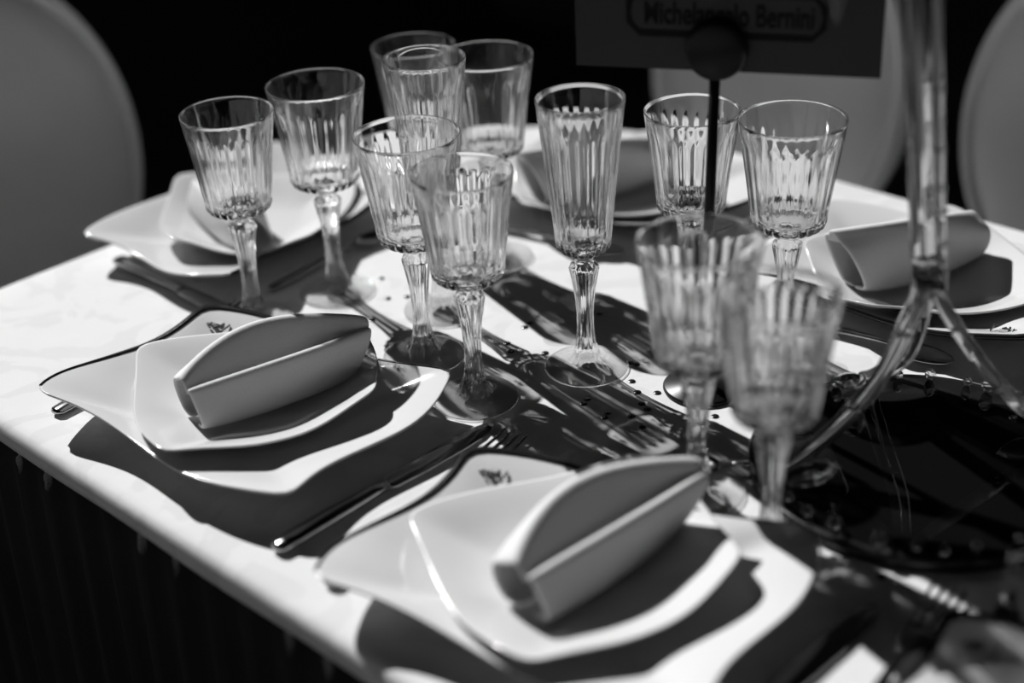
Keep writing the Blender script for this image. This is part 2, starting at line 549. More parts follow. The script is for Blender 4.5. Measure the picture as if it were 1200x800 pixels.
def make_bowl():
    root = empty('square_bowl')
    o = dish('bowl_body', BW, 0.003, 0.0145, 0.0315, 0.0430, 0.0042, 0.40, M['bowl'], root, corner_z=(0.95, 1.0, 1.0, 0.85), bulge=0.013)[0]
    # foot ring under the bowl
    c = sum((Vector(q) for q in BW), Vector((0, 0))) / 4
    MB().rev([(0.026, 0.0085), (0.030, 0.0085), (0.031, 0.0110), (0.025, 0.0110), (0.026, 0.0085)], 40, (c.x, c.y, 0)).build('foot_ring', M['bowl'], root)
    return root

def make_napkin():
    e = Vector((0.22, 0.975)).normalized(); nn = Vector((e.y, -e.x))
    org = Vector((0.012, -0.053)); LEN = 0.146
    nt = 29
    v = []; f = []
    prof_n = 0
    for j in range(nt):
        t = j / (nt - 1)
        lens = max(0.0, math.sin(math.pi * (0.02 + 0.96 * t))) ** 0.8
        base = 0.0182 + 0.006 * max(0.0, 2 * t - 1) ** 3 + 0.004 * max(0.0, 1 - 2 * t) ** 3
        zn = 0.054 + 0.013 * t + 0.002 * t ** 6                # near lip height
        nb = 0.0 + 0.002 * lens                                 # near foot
        ntp = -0.011 + 0.023 * t                                # near lip offset
        ft = ntp - 0.007 - 0.030 * lens + 0.004 * t             # far lip offset
        zf = zn + 0.004 + 0.015 * lens
        fb = -0.040 - 0.006 * lens + 0.012 * t
        bulge = 0.010 * (1 - t) ** 2
        vz = zn - 0.003 - 0.017 * lens
        vn = ntp * 0.62 + ft * 0.38
        prof = [(fb + 0.016, base), (fb + 0.003, base + 0.001), (fb - 0.001, base + 0.006), (fb * 0.8 + ft * 0.2 - 0.003 - bulge * 0.6, base * 0.6 + zf * 0.4), (fb * 0.4 + ft * 0.6 - 0.006 - bulge, base * 0.25 + zf * 0.75),
                (ft - 0.0065 - bulge * 0.4, zf - 0.006), (ft - 0.004, zf - 0.001), (ft, zf), (ft + 0.0035, zf - 0.0035),
                ((ft + vn) / 2 + 0.001, (zf + vz) / 2 - 0.001), (vn, vz), ((ntp + vn) / 2, (zn + vz) / 2), (ntp - 0.0035, zn - 0.004), (ntp - 0.0015, zn - 0.0002), (ntp + 0.0015, zn - 0.0005), (ntp + 0.003, zn - 0.006),
                (ntp * 0.5 + nb * 0.5 + 0.003, zn * 0.5 + base * 0.5), (nb + 0.001, base + 0.006), (nb - 0.002, base + 0.001), (nb - 0.014, base)]
        for (a, z) in prof:
            k = abs(2 * t - 1) ** 3
            slant = LEN * t + (0.010 * (z - 0.05) / 0.04 * k if t > 0.5 else -0.004 * (z - 0.04) / 0.04 * k)
            p = org + e * slant + nn * a
            v.append((p.x, p.y, z))
        prof_n = len(prof)
    for j in range(nt - 1):
        for k in range(prof_n - 1):
            a = j * prof_n + k
            f.append((a, a + 1, a + 1 + prof_n, a + prof_n))
    o = mesh_obj('napkin', v, f, M['napkin'])
    md = o.modifiers.new('thick', 'SOLIDIFY'); md.thickness = 0.0042; md.offset = 0
    md = o.modifiers.new('sub', 'SUBSURF'); md.levels = 1; md.render_levels = 2
    return o

def strip_shape(stations, mat, name, parent, nseg=8):
    """stations: (y, halfwidth, z_center, halfthickness) - a lens-section bar along y"""
    v = []; f = []; rings = []
    for (y, w, z, th) in stations:
        rings.append(list(range(len(v), len(v) + nseg)))
        for k in range(nseg):
            a = 2 * math.pi * k / nseg
            v.append((w * math.copysign(abs(math.cos(a)) ** 0.7, math.cos(a)), y, z + th * math.copysign(abs(math.sin(a)) ** 0.8, math.sin(a))))
    for a, b in zip(rings, rings[1:]):
        join_rings(f, a, b, nseg)
    f.append(tuple(rings[0])); f.append(tuple(reversed(rings[-1])))
    mb = MB(); mb.add(v, f)
    return mb.build(name, mat, parent)

HANDLE = [(0.0, 0.004, 0.004, 0.0015), (0.003, 0.0075, 0.004, 0.0024), (0.02, 0.0090, 0.0042, 0.0026), (0.05, 0.0072, 0.005, 0.0024), (0.09, 0.0046, 0.007, 0.0022), (0.12, 0.0036, 0.008, 0.0020), (0.145, 0.0036, 0.0075, 0.0020)]
def make_fork():
    root = empty('dinner_fork')
    strip_shape(HANDLE, M['steel'], 'handle', root)
    strip_shape([(0.143, 0.0036, 0.0075, 0.0019), (0.152, 0.007, 0.0065, 0.0015), (0.160, 0.0115, 0.0052, 0.0013), (0.172, 0.0125, 0.0042, 0.0012), (0.181, 0.0122, 0.0036, 0.0012)], M['steel'], 'head', root)
    for k in range(4):
        x = -0.0105 + 0.007 * k
        o = strip_shape([(0.179, 0.0019, 0.0036, 0.0011), (0.195, 0.0018, 0.0032, 0.0011), (0.212, 0.0016, 0.0036, 0.0010), (0.226, 0.0012, 0.0052, 0.0008), (0.229, 0.0006, 0.0058, 0.0005)], M['steel'], 'tine', root, 6)
        o.location.x = x
    return root

def make_knife():
    root = empty('dinner_knife')
    strip_shape([(0.0, 0.004, 0.0045, 0.002), (0.003, 0.0075, 0.0045, 0.0034), (0.02, 0.0088, 0.0047, 0.0040), (0.06, 0.0075, 0.0045, 0.0038), (0.095, 0.0060, 0.0042, 0.0032), (0.108, 0.0058, 0.0038, 0.0028)], M['steel'], 'handle', root)
    strip_shape([(0.106, 0.0052, 0.0036, 0.0022), (0.112, 0.0085, 0.0030, 0.0014), (0.14, 0.0100, 0.0026, 0.0011), (0.18, 0.0105, 0.0024, 0.0010), (0.205, 0.0095, 0.0022, 0.0009), (0.218, 0.0062, 0.0020, 0.0007), (0.224, 0.002, 0.0019, 0.0005)], M['steel'], 'blade', root)
    return root

def make_spoon():
    root = empty('dessert_spoon')
    strip_shape([(y * 0.8, w * 0.8, z, t) for y, w, z, t in HANDLE], M['steel'], 'handle', root)
    v = []; f = []; nr, na = 6, 24
    v.append((0, 0.142, 0.0015))
    rings = [[0]]
    for i in range(1, nr + 1):
        r = i / nr
        ring = []
        for k in range(na):
            a = 2 * math.pi * k / na
            w = 0.0145 * (1 - 0.18 * math.sin(a))
            ring.append(len(v)); v.append((w * r * math.cos(a), 0.142 + 0.024 * r * math.sin(a), 0.0015 + 0.0055 * r * r))
        rings.append(ring)
    for a, b in zip(rings, rings[1:]):
        join_rings(f, a, b, na)
    o = mesh_obj('spoon_bowl', v, f, M['steel'], root)
    md = o.modifiers.new('thick', 'SOLIDIFY'); md.thickness = 0.0012; md.offset = 0
    return root

# ---------------------------------------------------------------- cut crystal glasses
def make_glass(name, H, R, rb):
    """foot, faceted stem and fluted bowl; bowl corner radius rb"""
    root = empty(name)
    NC = 24; PER = 12; n = NC * PER
    zc = 0.119                                   # bowl corner height
    # foot
    MB().rev([(0, 0.0012), (0.02, 0.0008), (0.033, 0.0), (0.0352, 0.0004), (0.036, 0.0016), (0.0354, 0.0030), (0.033, 0.0036), (0.024, 0.0046), (0.018, 0.0062), (0.0150, 0.0080)], 96).build('foot', M['glass_foot'], root, recalc=False)
    # stem
    st = [(0.0080, 0.0150, 0.0), (0.0088, 0.0152, 0.7), (0.0105, 0.0148, 1), (0.0125, 0.0128, 1), (0.0150, 0.0118, 1), (0.019, 0.0104, 1), (0.024, 0.0090, 1), (0.031, 0.0078, 1), (0.040, 0.0072, 1), (0.052, 0.0072, 1), (0.064, 0.0080, 1), (0.076, 0.0094, 1), (0.086, 0.0112, 1), (0.0930, 0.0126, 1), (0.0958, 0.0128, 0.8), (0.0975, 0.0118, 0.5), (0.0995, 0.0088, 0.2), (0.1015, 0.0075, 0), (0.1035, 0.0078, 0), (0.1055, 0.0085, 0)]
    ns = 96; nf = 12
    v = []; f = []; rings = []
    for z, r, w in st:
        rings.append(list(range(len(v), len(v) + ns)))
        for k in range(ns):
            a = 2 * math.pi * k / ns
            h = 2 * math.pi / nf
            loc = (a % h) / h * 2 - 1
            rr = r * (1 - w * 0.085 * (1 - loc * loc))
            v.append((rr * math.cos(a), rr * math.sin(a), z))
    for a, b in zip(rings, rings[1:]):
        join_rings(f, a, b, ns)
    MB().add(v, f).build('stem', M['glass'], root, recalc=False)
    # bowl
    z_top = H - 0.20 * (H - zc)                  # where the flutes end under the rim
    outer = [(0.1055, 0.0085, 0), (0.1075, 0.012, 0.1), (0.1095, rb * 0.66, 0.5), (0.1115, rb * 0.83, 0.9), (0.1145, rb * 0.95, 1.0), (zc - 0.001, rb * 0.995, 1.0), (zc + 0.002, rb, 1.0)]
    nz = 34
    for k in range(1, nz + 1):
        t = k / nz
        z = zc + 0.002 + (H - 0.0012 - zc - 0.002) * t
        outer.append((z, rb + (R - rb) * (t ** 1.06), 1.0))
    outer += [(H - 0.0004, R - 0.00006, 0), (H - 0.00012, R - 0.0002, 0), (H, R - 0.00045, 0), (H - 0.00012, R - 0.0007, 0)]
    inner = []
    zf = zc - 0.004
    ni = 16
    for k in range(ni + 1):
        t = 1 - k / ni
        z = zf + 0.010 + (H - zf - 0.010) * t
        ro = rb + (R - rb) * (max(0.0, (z - zc) / (H - zc)) ** 1.06)
        wall = 0.0010 + 0.0022 * sstep((z_top + 0.012 - z) / 0.03)
        inner.append((z if k else H - 0.0004, ro - wall + (0.00012 if k == 0 else 0), 0))
    rl = inner[-1][1]
    for a in (20, 40, 60, 75):
        inner.append((zf + 0.010 * (1 - math.sin(math.radians(a))), rl * (0.12 + 0.88 * math.cos(math.radians(a)) ** 0.7), 0))
    inner.append((zf, 0, 0))
    v = []; f = []; rings = []
    for z, r, d in outer + inner:
        if r < 1e-6:
            rings.append([len(v)]); v.append((0, 0, z)); continue
        rings.append(list(range(len(v), len(v) + n)))
        for k in range(n):
            a = 2 * math.pi * k / n
            loc = (k % PER) / PER * 2 - 1
            rr = r
            if d > 0:
                fade = sstep((z_top - z - 0.010 * loc * loc + 0.005) / 0.008)
                rr = r - d * fade * (0.00062 * (r / R) + 0.0011 * sstep((zc + 0.004 - z) / 0.006)) * (0.5 + 0.5 * math.cos(math.pi * loc))
            v.append((rr * math.cos(a), rr * math.sin(a), z))
    for a, b in zip(rings, rings[1:]):
        join_rings(f, a, b, n)
    MB().add(v, f).build('bowl', M['glass'], root, recalc=False)
    return root

def at(root, u, v, z=0.0, rz=0.0):
    root.location = W(u, v, z)
    root.rotation_euler = (0, 0, rz)
    return root

protos = {'flute': make_glass('champagne_flute', 0.242, 0.0355, 0.0232),
          'big': make_glass('water_goblet', 0.207, 0.0441, 0.0318),
          'small': make_glass('wine_glass', 0.203, 0.0404, 0.0298)}
used = set()
def place_glass(kind, u, v, label, rz=0.0):
    if kind in used:
        o = copy_tree(protos[kind])
    else:
        o = protos[kind]; used.add(kind)
    at(o, u, v, 0.0, rz)
    tag(o, label, {'flute': 'champagne glass', 'big': 'goblet', 'small': 'wine glass'}[kind], 'cut crystal glasses on the table')
    return o

place_glass('flute', -0.7643, 0.8527, 'tall cut-crystal flute standing alone at the middle of the table', 0.05)
place_glass('big', -0.8866, 0.7776, 'large cut-crystal goblet behind the right corner of the left front plate', 0.10)
place_glass('small', -0.8004, 0.7547, 'cut-crystal wine glass in sharp focus in front of the large goblet', 0.02)
place_glass('small', -1.059, 0.726, 'leftmost cut-crystal wine glass, before the napkin of the rear left plate', 0.12)
place_glass('big', -1.044, 0.813, 'cut-crystal goblet second from the left, beside the leftmost wine glass', 0.2)
place_glass('flute', -0.938, 0.850, 'cut-crystal flute at the rear, overlapping two goblets behind it', 0.07)
place_glass('small', -1.064, 0.951, 'rearmost wine glass, mostly hidden behind the rear flute', 0.15)
place_glass('big', -0.977, 0.962, 'rear cut-crystal goblet to the right of the rear flute', 0.03)
place_glass('small', -0.743, 0.968, 'cut-crystal wine glass directly behind the black sign pole', 0.09)
place_glass('big', -0.659, 0.991, 'cut-crystal goblet to the right of the black sign pole', 0.0)
place_glass('big', -0.576, 0.761, 'blurred near goblet in front of the sign base', 0.11)
place_glass('small', -0.492, 0.734, 'blurred nearest wine glass beside the candelabra foot', 0.04)

# ---------------------------------------------------------------- place settings
RZ = {'near': math.radians(-45), 'end': math.radians(-135), 'far': math.radians(135)}
SETS = [  # name, u, v, side
    ('left front', -0.918, 0.609, 'near'),
    ('nearest', -0.562, 0.605, 'near'),
    ('bottom right', -0.205, 0.648, 'near'),
    ('rear left', -1.216, 0.845, 'end'),
    ('rear middle', -0.971, 1.138, 'far'),
    ('rear right', -0.615, 1.138, 'far'),
]
plate0, bowl0, nap0 = make_plate(), make_bowl(), make_napkin()
fork0, knife0, spoon0 = make_fork(), make_knife(), make_spoon()
WHERE = {'left front': 'at the left front of the table', 'nearest': 'nearest to the camera, blurred', 'bottom right': 'at the bottom right edge of the photo',
         'rear left': 'at the rear left end of the table', 'rear middle': 'at the far side behind the tall flute', 'rear right': 'at the far side behind the candelabra column'}
for i, (nm, u, v, side) in enumerate(SETS):
    def get(proto):
        return proto if i == 0 else copy_tree(proto)
    rz = RZ[side]
    rot = Matrix.Rotation(rz, 3, 'Z')
    def put(o, lx, ly, z=0.0, a=0.0):
        o.location = W(u, v) + rot @ Vector((lx, ly, z))
        o.rotation_euler = (0, 0, rz + a)
    wh = WHERE[nm]
    tp, tb, tn = {'nearest': (5, 8, 12), 'rear left': (0, -18, 0)}.get(nm, (0, 0, 0))
    bo, no = {'rear right': ((0, -0.016), (0.004, -0.030)), 'rear left': ((0, 0), (0.022, -0.006))}.get(nm, ((0, 0), (0, 0)))
    p = get(plate0); put(p, 0, 0, 0, math.radians(tp))
    tag(p, f'white wavy square dinner plate with dark rim {wh}', 'plate', 'wavy white dinner plates')
    b = get(bowl0); put(b, *bo, 0, math.radians(tb))
    tag(b, f'white square bowl with raised corners {wh}', 'bowl', 'white bowls on the dinner plates')
    q = get(nap0); put(q, *no, 0, math.radians(tn))
    tag(q, f'folded white cloth napkin in the bowl {wh}', 'napkin', 'folded napkins in the bowls')
    fk = get(fork0); put(fk, -0.135, -0.098, 0.0, math.radians(9.0))
    tag(fk, f'polished fork partly under the plate {wh}', 'fork', 'dinner forks')
    kn = get(knife0); put(kn, *((0.128, -0.055) if nm == 'rear left' else (0.160, -0.100)), 0.0, math.radians(0.5))
    tag(kn, f'polished knife right of the plate {wh}', 'knife', 'dinner knives')
first = True
for nm, lx, ly, a in [('nearest', 0.075, 0.262, 128), ('rear left', 0.075, 0.122, 93), ('rear middle', 0.070, 0.130, 100), ('rear right', 0.075, 0.112, 96)]:
    s = [q for q in SETS if q[0] == nm][0]
    o = spoon0 if first else copy_tree(spoon0)
    first = False
    rot = Matrix.Rotation(RZ[s[3]], 3, 'Z')
    o.location = W(s[1], s[2]) + rot @ Vector((lx, ly, 0))
    o.rotation_euler = (0, 0, RZ[s[3]] + math.radians(a))
    tag(o, f'small dessert spoon lying above the plate {WHERE[nm]}', 'spoon', 'dessert spoons')

# ---------------------------------------------------------------- sign on a pole
sg = empty('table_sign', (0.1555, 1.098, TZ))
tag(sg, 'black table sign with name card held on a thin pole', 'sign')
MB().rev([(0, 0), (0.0315, 0), (0.0325, 0.0015), (0.0325, 0.0030), (0.031, 0.0045), (0.010, 0.0062), (0.006, 0.010), (0, 0.010)], 64).build('base', M['black_metal'], sg)
lean = Vector((0.006, 0.0, 0.285))
MB().tube([(0, 0, 0.006), lean * 0.5, lean], 0.0042, 14).build('pole', M['black_metal'], sg)
yaw = math.radians(-17)
cx = Vector((math.cos(yaw), math.sin(yaw), 0)); cy = Vector((-math.sin(yaw), math.cos(yaw), 0)); cz = Vector((0, 0, 1))
def sp(a, b, d):       # sign plane: a right, b up, d towards the back
    return Vector((0.006, 0, 0.271)) + cx * a + cz * b + cy * d
# clip: two round jaws holding the card
def disc(c, ax, rad, th, n=40):
    a = ax.orthogonal().normalized(); b = ax.cross(a)
    v = []; rings = []; f = []
    for r, d in [(0, -th), (rad * 0.8, -th), (rad * 0.96, -th * 0.6), (rad, 0), (rad * 0.96, th * 0.6), (rad * 0.8, th), (0, th)]:
        if r == 0:
            rings.append([len(v)]); v.append(c + ax * d)
        else:
            rings.append(list(range(len(v), len(v) + n)))
            v += [c + ax * d + (a * math.cos(2 * math.pi * k / n) + b * math.sin(2 * math.pi * k / n)) * r for k in range(n)]
    for p, q in zip(rings, rings[1:]):
        join_rings(f, p, q, n)
    return v, f
mb = MB(); mb.add(*disc(sp(0.001, 0.020, -0.0065), cy, 0.0235, 0.005)); mb.build('clip', M['black_metal'], sg)
mb = MB(); mb.add(*disc(sp(0.001, 0.020, 0.0065), cy, 0.0235, 0.004)); mb.build('clip', M['black_metal'], sg)
CW0, CW1, CH = -0.106, 0.120, 0.150
mb = MB(); mb.add([sp(CW0, 0.002, -0.0012), sp(CW1, 0.002, -0.0012), sp(CW1, CH, -0.0012), sp(CW0, CH, -0.0012), sp(CW0, 0.002, 0.0012), sp(CW1, 0.002, 0.0012), sp(CW1, CH, 0.0012), sp(CW0, CH, 0.0012)],
                  [(3, 2, 1, 0), (4, 5, 6, 7), (0, 1, 5, 4), (1, 2, 6, 5), (2, 3, 7, 6), (3, 0, 4, 7)])
card = mb.build('card', M['sign_card'], sg, False)
# printed frame: an eight-sided cartouche
def cartouche(x0, x1, y0, y1, cut, w):
    def ring(d):
        return [(x0 + cut, y0 + d), (x1 - cut, y0 + d), (x1 - d, y0 + cut), (x1 - d * 0.6, (y0 + y1) / 2), (x1 - d, y1 - cut), (x1 - cut, y1 - d), (x0 + cut, y1 - d), (x0 + d, y1 - cut), (x0 + d * 0.6, (y0 + y1) / 2), (x0 + d, y0 + cut)]
    o, i = ring(0), ring(w)
    n = len(o)
    v = [sp(a, b, -0.0013) for a, b in o] + [sp(a, b, -0.0013) for a, b in i] + [sp(a, b, -0.0019) for a, b in o] + [sp(a, b, -0.0019) for a, b in i]
    f = []
    for k in range(n):
        j = (k + 1) % n
        f += [(k, j, n + j, n + k), (2 * n + k, 3 * n + k, 3 * n + j, 2 * n + j), (k, 2 * n + k, 2 * n + j, j), (n + k, n + j, 3 * n + j, 3 * n + k)]
    return v, f
mb = MB(); mb.add(*cartouche(-0.067, 0.080, 0.027, 0.063, 0.010, 0.005)); mb.build('frame_print', M['sign_ink'], card, False)
def text_mesh(name, body, size, mat, parent, origin, xdir, updir, width=None, bold=0.0):
    cu = bpy.data.curves.new(name, 'FONT')
    cu.body = body; cu.size = size; cu.extrude = 0.0004; cu.align_x = 'LEFT'; cu.offset = bold
    to = bpy.data.objects.new(name, cu); COL.objects.link(to)
    dg = bpy.context.evaluated_depsgraph_get()
    me = bpy.data.meshes.new_from_object(to.evaluated_get(dg))
    bpy.data.objects.remove(to); bpy.data.curves.remove(cu)
    me.materials.clear(); me.materials.append(mat)
    w = max(q.co.x for q in me.vertices) - min(q.co.x for q in me.vertices)
    k = width / w if width else 1.0
    nrm = xdir.cross(updir)
    for q in me.vertices:
        c = q.co.copy()
        q.co = origin + xdir * (c.x * k) + updir * c.y + nrm * c.z
    o = link(name, me, parent)
    return o
text_mesh('lettering', 'Michelangelo Bernini', 0.0235, M['sign_ink'], card, sp(-0.054, 0.0370, -0.0016), cx, cz, 0.124, 0.0004)

# ---------------------------------------------------------------- black tray with crystal rim
MC = Vector((0.3014, 0.9616, TZ))
mr = empty('gloss_tray', MC)
tag(mr, 'round glossy black tray with crystal beads on its rim under the candelabra', 'tray')
MB().rev([(0, 0), (0.1275, 0), (0.1285, 0.001), (0.1285, 0.0085), (0.1275, 0.0098), (0.122, 0.0100)], 128).build('tray_edge', M['mirror_edge'], mr)
MB().rev([(0.1222, 0.0092), (0.122, 0.0102), (0.1205, 0.0106), (0, 0.0106)], 128).build('tray_top', M['mirror'], mr)
# faceted bead
def bead_mesh(r):
    bm = bmesh.new()
    bmesh.ops.create_icosphere(bm, subdivisions=2, radius=r)
    me = bpy.data.meshes.new('crystal_bead'); bm.to_mesh(me); bm.free()
    me.materials.append(M['crystal'])
    return me
bead = bead_mesh(0.0056)
nb = 30
for k in range(nb):
    a = 2 * math.pi * (k + rnd.uniform(-0.22, 0.22)) / nb
    o = link('crystal_bead', bead, mr)
    rr = 0.1195 + rnd.uniform(-0.003, 0.002)
    o.location = (rr * math.cos(a), rr * math.sin(a), 0.0106 + 0.0040)
    o.rotation_euler = (rnd.uniform(0, 3), rnd.uniform(0, 3), rnd.uniform(0, 3))
    sc = rnd.choice((0.7, 0.85, 1.0))
    o.scale = (sc, sc, sc); o.location.z = 0.0106 + 0.0054 * sc

# ---------------------------------------------------------------- glass candelabra
HZ = 0.166
cd = empty('candelabra', (MC.x, MC.y, TZ + 0.0106))
tag(cd, 'clear glass candelabra with curved legs standing on the glossy black tray', 'candelabra')
z0 = -0.0106
hub = Vector((-0.008, 0.001, HZ + z0))
topp = Vector((-0.047, -0.005, 0.520 + z0))
def along(t):
    return hub + (topp - hub) * t
# fluted main column
v = []; f = []; rings = []
nn_, nz_ = 48, 40
for j in range(nz_ + 1):
    c = along(j / nz_)
    rings.append(list(range(len(v), len(v) + nn_)))
    for k in range(nn_):
        a = 2 * math.pi * k / nn_
        r = 0.0088 * (1 + 0.05 * math.cos(8 * a + j * 0.10))
        v.append(c + Vector((r * math.cos(a) - 0.003, r * math.sin(a), 0)))
for a, b in zip(rings, rings[1:]):
    join_rings(f, a, b, nn_)
f.append(tuple(reversed(rings[0]))); f.append(tuple(rings[-1]))
MB().add(v, f).build('column', M['acrylic'], cd)
MB().tube([along(t / 10) + Vector((0.0095, -0.006, -0.012)) for t in range(11)], 0.0036, 12).build('side_rod', M['acrylic'], cd)
for t in (0.04, 0.10, 0.17, 0.22, 0.30, 0.42):
    c = along(t) + Vector((0.0095, -0.006, -0.012))
    MB().rev([(0, -0.0028), (0.0042, -0.0016), (0.0047, 0), (0.0042, 0.0016), (0, 0.0028)], 12, c).build('rod_ring', M['crystal'], cd, False)
# joint piece
MB().rev([(0, -0.016), (0.006, -0.014), (0.0115, -0.006), (0.0125, 0), (0.0115, 0.006), (0.0095, 0.010), (0, 0.010)], 24, hub).build('joint', M['acrylic'], cd)
leaf_me = None
for azd, kx in ((190, 1.0), (8, 1.0), (98, 1.0)):
    az = math.radians(azd)
    d = Vector((math.cos(az), math.sin(az), 0)); tn = Vector((-d.y, d.x, 0))
    path = [hub + Vector((0, 0, -0.004)), hub * 0.4 + d * 0.018 + Vector((0, 0, 0.6 * (HZ + z0) + 0.0 - 0.022)), d * 0.038 + Vector((0, 0, 0.078)), d * 0.064 + Vector((0, 0, 0.046)), d * 0.092 + Vector((0, 0, 0.022)), d * 0.113 + Vector((0, 0, 0.008))]
    path[1] = Vector((hub.x * 0.6, hub.y * 0.6, 0)) + d * 0.016 + Vector((0, 0, 0.118))
    P = bezier(path, 8)
    leg = MB().tube([p + tn * 0.0042 for p in P], [0.0056 - 0.0012 * i / len(P) for i in range(len(P))], 12).build('leg', M['acrylic'], cd)
    MB().tube([p - tn * 0.0042 + Vector((0, 0, -0.003)) for p in P], [0.0050 - 0.0012 * i / len(P) for i in range(len(P))], 12).build('leg_rib', M['acrylic'], leg)
    for t in (10, 22):
        p = P[t]
        MB().rev([(0, -0.002), (0.0052, -0.001), (0.0060, 0), (0.0052, 0.001), (0, 0.002)], 10, p).build('leg_collar', M['crystal'], leg, False)
    # crystal leaf lying at the foot of the leg
    c = d * 0.100 + Vector((0, 0, 0.0)) + tn * 0.020
    v = []; f = []
    prof = [(0, 0.0), (0.35, 0.16), (0.8, 0.38), (1.0, 0.62), (0.62, 0.84), (0, 1.0)]
    mb = MB(); ring_n = 10; vv = []; rr = []
    for r, y in prof:
        if r == 0:
            rr.append([len(vv)]); vv.append(Vector((0, y * 0.045, 0)))
        else:
            rr.append(list(range(len(vv), len(vv) + ring_n)))
            for k in range(ring_n):
                a = 2 * math.pi * k / ring_n
                vv.append(Vector((r * 0.0135 * math.cos(a), y * 0.045, r * 0.0075 * math.sin(a))))
    for a, b in zip(rr, rr[1:]):
        join_rings(f, a, b, ring_n)
    q = d.cross(Vector((0, 0, 1)))
    ang = az + math.radians(75)
    dx = Vector((math.cos(ang), math.sin(ang), 0)); dyv = Vector((-dx.y, dx.x, 0))
    vv = [c + dx * p.x + dyv * (p.y - 0.02) + Vector((0, 0, p.z + 0.0085 + p.y * 0.3)) for p in vv]
    mb.add(vv, f); mb.build('crystal_leaf', M['crystal'], cd, False)
# top: cup, arm ring and hanging drops (above the picture)
tc_ = along(1.0)
MB().rev([(0, 0), (0.020, 0.001), (0.040, 0.008), (0.055, 0.022), (0.062, 0.042), (0.0595, 0.042), (0.052, 0.024), (0.038, 0.011), (0.018, 0.004), (0, 0.0035)], 48, tc_).build('cup', M['acrylic'], cd)
rc = along(0.80)
ring_p = [rc + Vector((0.050 * math.cos(2 * math.pi * k / 40), 0.050 * math.sin(2 * math.pi * k / 40), 0)) for k in range(41)]
MB().tube(ring_p, 0.0022, 8).build('drop_ring', M['acrylic'], cd)
for k in range(4):
    a = math.pi / 2 * k + 0.4
    MB().tube([rc, rc + Vector((0.05 * math.cos(a), 0.05 * math.sin(a), 0))], 0.0016, 8).build('ring_arm', M['acrylic'], cd)
for k, (ln, a) in enumerate([(0.095, 3.45), (0.05, 2.2), (0.06, 0.9), (0.055, -0.5), (0.05, 4.8)]):
    p = rc + Vector((0.05 * math.cos(a), 0.05 * math.sin(a), 0))
    dr = MB().rev([(0, -ln - 0.002), (0.0022, -ln + 0.004), (0.0045, -ln + 0.018), (0.0030, -ln + 0.030), (0, -ln + 0.034)], 8, p).build('crystal_drop', M['crystal'], cd, False)
    MB().rev([(0, -ln + 0.036), (0.0045, -ln + 0.041), (0, -ln + 0.046)], 8, p).build('drop_bead', M['crystal'], dr, False)
    MB().tube([p, p + Vector((0, 0, -ln + 0.044))], 0.0004, 5).build('drop_wire', M['steel'], dr)

# unidentified slim clear shape beside the tray at the lower right
gs = empty('clear_stick', W(-0.336, 0.778))
tag(gs, 'unidentified slim clear candlestick at the lower right beside the glossy black tray', 'stick')
MB().rev([(0, 0), (0.0085, 0), (0.009, 0.001), (0.0075, 0.003), (0.0055, 0.008), (0, 0.008)], 20).build('stem_base', M['acrylic'], gs)
MB().rev([(0, 0.0075), (0.0052, 0.0075), (0.0040, 0.025), (0.0042, 0.040), (0.0052, 0.050), (0, 0.053)], 12).build('stem_rod', M['acrylic'], gs)

# ---------------------------------------------------------------- sequins scattered on the cloth (positions on the table, world x y)
def ground(px, py, z=0.0):
    """ray of the photograph's point on the table plane, used once to read off positions"""
    f = 1800.0
    U = px - 600; V = 400 - py
    d = _rt * U + _up * V + _f * f
    t = (TZ + z - cam.matrix_world.translation.z) / d.z
    return cam.matrix_world.translation + d * t
sq_px = [(620.5, 378.7), (615, 383.6), (598.5, 412), (639, 413.8), (738.6, 425.7), (745.4, 427), (740.4, 447), (747, 459.7), (770.3, 460.4), (751.9, 473.4), (758.9, 479.7), (740, 488), (752.6, 500.4), (688.4, 467.8), (683.7, 473.2), (712.3, 483.8), (708.2, 489.4), (702.6, 368), (779, 426.6), (447, 326.5), (454.4, 350), (477, 348), (436, 374.7), (838, 488), (1033, 676), (594.6, 402.5)]
mb = MB().rev([(0, 0), (0.0030, 0), (0.0033, 0.0003), (0.0030, 0.0007), (0, 0.0006)], 16)
s0 = mb.build('sequin', M['sequin'])
for i, (x, y) in enumerate(sq_px):
    o = s0 if i == 0 else s0.copy()
    if i:
        COL.objects.link(o)
    o.location = ground(x, y)
    tag(o, 'tiny round black sequin scattered on the white tablecloth', 'sequin', 'black sequins scattered on the cloth')

# clear glass pebbles lying flat on the cloth
pb = MB().rev([(0, 0.0), (0.0125, 0.0), (0.0135, 0.0005), (0.0130, 0.0010), (0.009, 0.0016), (0.004, 0.0018), (0, 0.0018)], 40).build('glass_pebble', M['pebble'])
for i, (x, y, lb) in enumerate([(654, 398, 'flat clear glass pebble on the cloth behind the middle flute foot'), (637, 487, 'flat clear glass pebble on the cloth left of the sequins'), (975, 433, 'flat clear glass pebble on the cloth beside the candelabra leg')]):
    o = pb if i == 0 else pb.copy()
    if i:
        COL.objects.link(o)
    o.location = ground(x, y) + Vector((0, 0, 0.0005))
    tag(o, lb, 'pebble', 'clear glass pebbles on the cloth')

